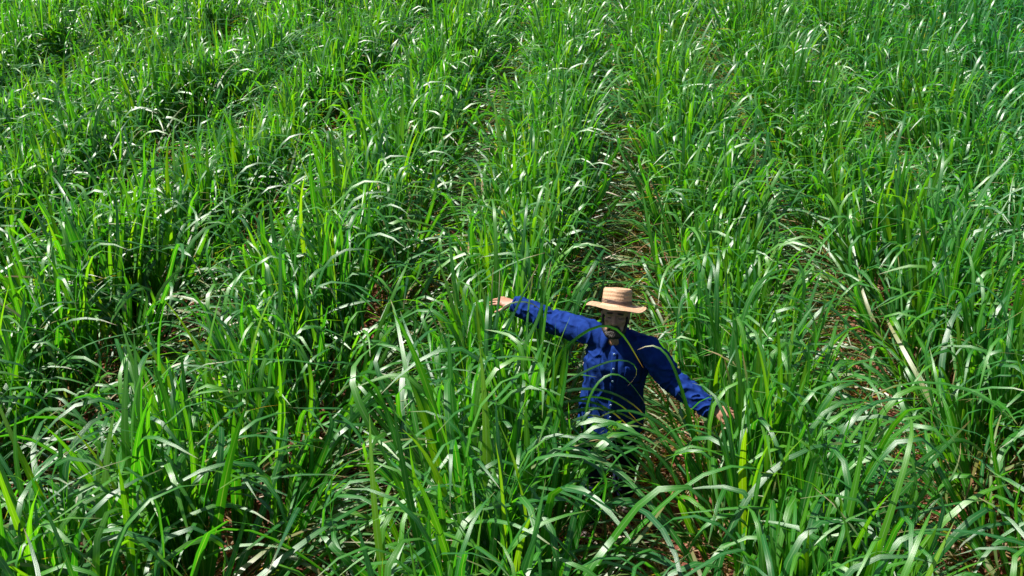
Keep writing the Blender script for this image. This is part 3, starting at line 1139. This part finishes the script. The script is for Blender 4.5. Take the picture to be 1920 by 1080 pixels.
add_hand(bm, N['wrL'], hl, (-.05, -.35, .93), (0, -1, -.1), (.10, .03, -.07, -.20), (.26, .30, .36, .46))
hr = HANDDIR['R']
add_hand(bm, N['wrR'], hr, (.0, -.30, .95), (0, -1, 0), (.12, .0, -.12, -.25), (.15, .18, .2, .25))
me = remesh(bm, .0042, 3, 'person', M_SKIN, .4)
man = link('person', me)
man.location = PO
tag(man, 'man in straw hat and blue shirt wading through the cane with both arms outstretched', 'person')

# ---- eyes, brows, lips
for sgn in (-1, 1):
    bm = bmesh.new()
    pts = [hp(sgn * (.030 + t * .0135), -.0885 + abs(t) * .004, .000 - (1 - t * t) * .0035 + .002) for t in np.linspace(-1, 1, 7)]
    add_loft(bm, pts, [.0012, .0022, .0026, .0028, .0026, .0022, .0012], seg=8)
    me = bpy.data.meshes.new('eye'); bm.to_mesh(me); bm.free(); me.materials.append(M_EYE)
    link('eye', me, man)
    bm = bmesh.new()
    pts = [hp(sgn * (.031 + t * .019), -.0985 + abs(t + .2) ** 2 * .012, .026 + .003 * (1 - t * t) - .002 * t) for t in np.linspace(-1, 1, 9)]
    add_loft(bm, pts, [(.003, .004)] + [(.0055, .0045)] * 7 + [(.002, .003)], seg=8)
    me = bpy.data.meshes.new('eyebrow'); bm.to_mesh(me); bm.free(); me.materials.append(M_HAIR)
    link('eyebrow', me, man)
bm = bmesh.new()
add_loft(bm, [hp(x, -.1015 + abs(x) * .28, -.0645) for x in np.linspace(-.02, .02, 7)], [.002, .0045, .0052, .005, .0052, .0045, .002], seg=8)
me = bpy.data.meshes.new('lip'); bm.to_mesh(me); bm.free(); me.materials.append(M_LIP)
for p in me.polygons: p.use_smooth = True
link('lip', me, man)

# ---- beard with moustache, hair at the nape and sides
bm = bmesh.new()
jaw = [(-.073, -.002, .005), (-.070, -.022, -.040), (-.056, -.052, -.080), (-.030, -.080, -.104), (0, -.094, -.108)]
jaw = jaw + [(-x, y, z) for x, y, z in jaw[-2::-1]]
add_limb(bm, [hp(*p) for p in jaw], [.006, .010, .017, .021, .022, .021, .017, .010, .006])
add_ellipsoid(bm, hp(0, -.088, -.090), (.030, .022, .024), HROT)
add_limb(bm, [hp(x, y, z) for x, y, z in ((-.036, -.084, -.074), (-.026, -.098, -.056), (0, -.106, -.047), (.026, -.098, -.056), (.036, -.084, -.074))], [.008, .010, .010, .010, .008])
me = remesh(bm, .003, 2, 'beard', M_HAIR)
co, no = get_co(me), get_no(me)
set_co(me, co + no * ((vnoise(co * np.array([320, 320, 120]), 4) - .5) * .006)[:, None])
link('beard', me, man)
bm = bmesh.new()
add_ellipsoid(bm, hp(0, .034, .022), (.079, .084, .075), HROT, 28, 20)
me = remesh(bm, .004, 1, 'hair', M_HAIR)
co, no = get_co(me), get_no(me)
set_co(me, co + no * ((vnoise(co * np.array([300, 300, 120]), 6) - .5) * .005)[:, None])
link('hair', me, man)

# ---- shirt
bm = bmesh.new()
hem = hip + np.array([0, 0, -.20])
nk = N['neck']
chest = nk + np.array([.022, -.005, -.20])
waist = hip + np.array([.005, -.01, .10])
add_loft(bm, [hem, hip + [0, 0, -.06], waist, chest * .5 + waist * .5, chest, nk + [.02, 0.0, -.10], nk + [.012, .005, -.045], nk + [.003, .0, .012]],
         [(.215, .158), (.208, .152), (.192, .132), (.196, .134), (.205, .136), (.185, .112), (.125, .085), (.074, .070)], (-.12, -1, 0), 36)
ARMS = []
for sd in 'RL':
    sh, el_, wr = N['sh' + sd], N['el' + sd], N['wr' + sd]
    d_ = unit(wr - el_)
    inner = nk + np.array([(-.06 if sd == 'R' else .09), .0, -.055])
    pts = [inner, sh, sh * .62 + el_ * .38, sh * .2 + el_ * .8, el_, el_ * .6 + wr * .4, el_ * .22 + wr * .78, wr - d_ * .012]
    add_loft(bm, pts, [.070, .080, .080, .075, .072, .067, .060, .052], (0, 0, 1), 24)
    add_ellipsoid(bm, sh, (.078, .075, .072))
    ARMS.append((sh, el_, wr))
me = remesh(bm, .0065, 10, 'shirt', M_SHIRT)
co = get_co(me)
for it in range(1):
    no = get_no(me)
    disp = np.zeros(len(co))
    # torso folds: long diagonals from the armpits, drawn by the raised arms
    T = np.stack([co[:, 0] * 17 + co[:, 2] * 5, co[:, 1] * 15, co[:, 2] * 5 - co[:, 0] * 4], 1)
    wv = T + (vnoise(co * 9, 8)[:, None] - .5) * 1.6
    n1 = vnoise(wv, 9); n2 = vnoise(co * 34, 10)
    ridge = 1 - np.abs(2 * n1 - 1)
    dt = (ridge ** 4 - .2) * .012 + (n2 - .5) * .004
    armw = np.zeros(len(co))
    da = np.zeros(len(co))
    for sh, el_, wr in ARMS:
        for a, b, t0 in ((sh, el_, 0.0), (el_, wr, 1.0)):
            ab = b - a
            ln = np.linalg.norm(ab)
            t = ((co - a) @ ab) / (ab @ ab)
            tc = np.clip(t, 0, 1)
            rel = co - (a + tc[:, None] * ab)
            dist = np.linalg.norm(rel, axis=1)
            wgt = np.clip((.105 - dist) / .03, 0, 1) * np.clip((t + .05) / .12, 0, 1) * np.clip((1.1 - t) / .1, 0, 1)
            if t0 == 0: wgt = wgt * np.clip((t - .12) / .2, 0, 1)
            ax = unit(ab); u = unit(np.cross(ax, (0, 0, 1.0))); v = np.cross(ax, u)
            an = np.arctan2(rel @ v, rel @ u)
            tt = (t + t0) * ln
            q_ = np.stack([tt * 21 + np.sin(an + t0) * 1.1, np.cos(an) * 1.2, np.sin(an) * 1.2], 1)
            q_ = q_ + (vnoise(co * 16, 12)[:, None] - .5) * 1.2
            m1 = 1 - np.abs(2 * vnoise(q_, 13) - 1)
            m2 = vnoise(co * 46, 14)
            dd = (m1 ** 3 - .25) * .017 + (m2 - .5) * .005
            k_ = wgt > armw
            da[k_] = dd[k_]; armw = np.maximum(armw, wgt)
    disp = dt * (1 - armw) + da * armw
    set_co(me, co + no * disp[:, None])
    co = get_co(me)
shirt = link('shirt', me, man)
bvh = BVHTree.FromPolygons([Vector(c) for c in get_co(me)], [list(p.vertices) for p in me.polygons])


def on_shirt(x, z, lift=.003):
    h = bvh.ray_cast(Vector((x, -1.0, z)), Vector((0, 1, 0)))
    return (np.array(h[0]) + np.array(h[1]) * lift) if h[0] is not None else None


# button strip down the front, pocket, buttons
def sheet(fx, fz, nu, nv, lift, name, mat, parent):
    V, F = [], []
    for j in range(nv + 1):
        for i in range(nu + 1):
            u, v = i / nu, j / nv
            p = on_shirt(fx(u, v), fz(u, v), lift)
            if p is None: return None
            V.append(p)
    for j in range(nv):
        for i in range(nu):
            a = j * (nu + 1) + i
            F.append((a, a + 1, a + nu + 2, a + nu + 1))
    m_ = mk_mesh(name, V, np.array(F), mat)
    o = link(name, m_, parent)
    so2 = o.modifiers.new('thick', 'SOLIDIFY'); so2.thickness = .0022; so2.offset = 0
    return o


cx = lambda z: nk[0] + (nk[2] - z) * -.01
z_top, z_bot = nk[2] - .085, hem[2] + .03
sheet(lambda u, v: cx(z_top + (z_bot - z_top) * v) + (u - .5) * .034, lambda u, v: z_top + (z_bot - z_top) * v, 3, 46, .0035, 'button_strip', M_SHIRT, shirt)
sheet(lambda u, v: nk[0] + .065 + u * .105, lambda u, v: nk[2] - .165 - v * .125, 7, 8, .003, 'pocket', M_SHIRT, shirt)
bpos = []
for i in range(7):
    z = nk[2] - .098 - i * .088
    if z < hem[2] + .05: break
    p = on_shirt(cx(z), z, .0065)
    bm = bmesh.new()
    bmesh.ops.create_cone(bm, cap_ends=True, segments=14, radius1=.0068, radius2=.0062, depth=.003, matrix=Matrix.Rotation(R(90), 4, 'X'))
    m_ = bpy.data.meshes.new('button'); bm.to_mesh(m_); bm.free(); m_.materials.append(M_BUTTON)
    b_ = link('button', m_, shirt)
    b_.location = p

# collar: two stiff flaps and the band behind the neck
for sgn in (-1, 1):
    V, F = [], []
    nseg = 12
    for i in range(nseg + 1):
        t = i / nseg
        a = R(-62) + t * R(152)                      # from the throat round to the nape
        rx, ry = .070, .068
        cx_, cy_ = nk[0], nk[1] + .002
        top = np.array([cx_ + sgn * rx * math.cos(a), cy_ + ry * math.sin(a), nk[2] + .022 + .020 * t])
        if i == 0: top = top + np.array([0, .0, -.018])
        drop = .052 + .050 * max(0, 1 - t * 3.0)
        outw = .026 + .026 * max(0, 1 - t * 2.5)
        low_ = np.array([cx_ + sgn * (rx + outw) * math.cos(a + R(6) * (1 - t)), cy_ + (ry + outw) * math.sin(a), top[2] - drop])
        md_ = (top + low_) / 2 + np.array([sgn * math.cos(a), math.sin(a), .4]) * .008
        V += [top, md_, low_]
    for i in range(nseg):
        for j in range(2):
            a = i * 3 + j
            F.append((a, a + 1, a + 4, a + 3))
    m_ = mk_mesh('collar', V, np.array(F), M_COLLAR)
    o = link('collar', m_, shirt)
    sd_ = o.modifiers.new('thick', 'SOLIDIFY'); sd_.thickness = .004
# cuffs
for sd in 'RL':
    el_, wr = N['el' + sd], N['wr' + sd]
    d_ = unit(wr - el_)
    bm = bmesh.new()
    rg = add_loft(bm, [wr - d_ * .062, wr - d_ * .058, wr - d_ * .03, wr - d_ * .002, wr + d_ * .004, wr + d_ * .001, wr - d_ * .02],
                  [.051, .0545, .0535, .0525, .050, .046, .044], (0, 0, 1), 28, caps=False)
    m_ = bpy.data.meshes.new('cuff'); bm.to_mesh(m_); bm.free(); m_.materials.append(M_SHIRT)
    for p in m_.polygons: p.use_smooth = True
    link('cuff', m_, shirt)

# ---- trousers and boots
bm = bmesh.new()
add_loft(bm, [hip + [0, 0, .06], hip, hip + [0, 0, -.10], hip + [0, 0, -.16]], [(.150, .100), (.166, .110), (.165, .112), (.12, .09)], seg=28)
for sd in 'RL':
    top = np.array([N['hx' + sd], hip[1], hip[2] - .06])
    kn, an = N['kn' + sd], N['an' + sd]
    add_limb(bm, [top, kn, kn * .5 + an * .5, an + [0, 0, .01]], [.094, .080, .077, .074])
me = remesh(bm, .010, 4, 'trousers', M_DENIM)
co, no = get_co(me), get_no(me)
n1 = 1 - np.abs(2 * vnoise(co * np.array([10, 10, 17]) + (vnoise(co * 8, 20)[:, None] - .5) * 1.4, 21) - 1)
set_co(me, co + no * ((n1 - .5) * .016)[:, None])
link('trousers', me, man)
for sd in 'RL':
    sgn = -1 if sd == 'R' else 1
    an = N['an' + sd]
    bm = bmesh.new()
    add_limb(bm, [an + [0, .01, .12], an + [0, .01, 0], an + [0, 0, -.04]], [.056, .052, .050])
    add_ellipsoid(bm, an + [sgn * .01, -.07, -.042], (.052, .135, .046))
    add_ellipsoid(bm, an + [sgn * .01, -.06, -.075], (.054, .15, .016))
    link('boot', remesh(bm, .007, 3, 'boot', M_BOOT), man)

# ---- straw hat
hat_rot = Matrix.Rotation(R(2.6), 4, 'Y') @ Matrix.Rotation(R(-22.5), 4, 'X')
HATM = Matrix.Translation(Vector(HC) + HROT @ Vector((0, .004, .056))) @ hat_rot


def hat_profile():
    p = [(.001, .098), (.03, .0985), (.055, .1005), (.075, .1025), (.086, .1020), (.0915, .097), (.0935, .088), (.0945, .07), (.0955, .05), (.0965, .03), (.0975, .014), (.100, .006), (.106, .0025)]
    for r_ in np.linspace(.115, .188, 14): p.append((r_, .001 - .10 * (r_ - .11) ** 1.0 * .12))
    return [(r_ * (.955 if z > .01 else 1), z * (1.10 if z > .01 else 1)) for r_, z in p]


prof = hat_profile()
SEG = 96
V, UV, F = [], [], []
arc = np.concatenate([[0], np.cumsum([math.hypot(prof[i + 1][0] - prof[i][0], prof[i + 1][1] - prof[i][1]) for i in range(len(prof) - 1)])])


def hat_pt(r_, z, a, under):
    ox, oy = r_ * math.cos(a) * .985, r_ * math.sin(a) * 1.09
    b = max(0, (r_ - .10) / .088)
    z += b * (.010 * math.cos(2 * a) * .6 + .006 * math.sin(3 * a + .7) + .004 * math.sin(5 * a + 2)) - b * b * .012 * max(0, math.cos(a - R(-50)))
    k = 1 + .012 * math.sin(4 * a + 1.3) * b + .004 * math.sin(17 * a) * b
    dent = -.010 * math.exp(-(r_ / .06) ** 2) if z > .08 else 0
    return (ox * k, oy * k, z + dent - under)


for j, (r_, z) in enumerate(prof):
    for i in range(SEG):
        a = 2 * math.pi * i / SEG
        V.append(hat_pt(r_, z, a, 0)); UV.append((i / SEG, arc[j]))
nj = len(prof)
under = [(.188, .0), (.15, .0), (.11, .0), (.092, -.001), (.086, .02), (.083, .06), (.076, .088), (.001, .092)]
for j, (r_, z) in enumerate(under):
    zz = z if j > 2 else (.001 - .012 * (r_ - .11))
    for i in range(SEG):
        a = 2 * math.pi * i / SEG
        V.append(hat_pt(r_, zz, a, .004 if j < 4 else 0)); UV.append((i / SEG, arc[-1] + .05 + j * .03))
for j in range(nj + len(under) - 1):
    for i in range(SEG):
        F.append((j * SEG + i, j * SEG + (i + 1) % SEG, (j + 1) * SEG + (i + 1) % SEG, (j + 1) * SEG + i))
V = np.array(V)
V += (vnoise(V * 130, 31)[:, None] - .5) * .0016 + (vnoise(V * 22, 33)[:, None] - .5) * np.array([.004, .004, .005])
m_ = mk_mesh('straw_hat', V, np.array(F), M_STRAW, np.array(UV))
bm = bmesh.new(); bm.from_mesh(m_); bmesh.ops.recalc_face_normals(bm, faces=bm.faces[:]); bm.to_mesh(m_); bm.free()
hat = link('straw_hat', m_, man)
hat.matrix_local = HATM @ Matrix.Scale(.97, 4)
for i, z in enumerate((.022, .0295, .037)):
    bm = bmesh.new()
    ringv = []
    for a_ in np.linspace(0, 2 * math.pi, 73)[:-1]:
        r_ = np.interp(z, [.006, .014, .03, .05], [.0985, .0935, .0923, .0914]) + .0022
        c = np.array([r_ * math.cos(a_) * .985, r_ * math.sin(a_) * 1.09, z + .0012 * math.sin(3 * a_ + i) - .004 * math.cos(a_)])
        n_ = unit((math.cos(a_), math.sin(a_), 0))
        ringv.append([bm.verts.new(c + n_ * .0018 * math.cos(b) + np.array([0, 0, .0019]) * math.sin(b)) for b in np.linspace(0, 2 * math.pi, 7)[:-1]])
    for k in range(72):
        for b in range(6):
            bm.faces.new((ringv[k][b], ringv[k][(b + 1) % 6], ringv[(k + 1) % 72][(b + 1) % 6], ringv[(k + 1) % 72][b]))
    bmesh.ops.recalc_face_normals(bm, faces=bm.faces[:])
    m_ = bpy.data.meshes.new('hat_cord'); bm.to_mesh(m_); bm.free(); m_.materials.append(M_BAND)
    for p in m_.polygons: p.use_smooth = True
    link('hat_cord', m_, hat)
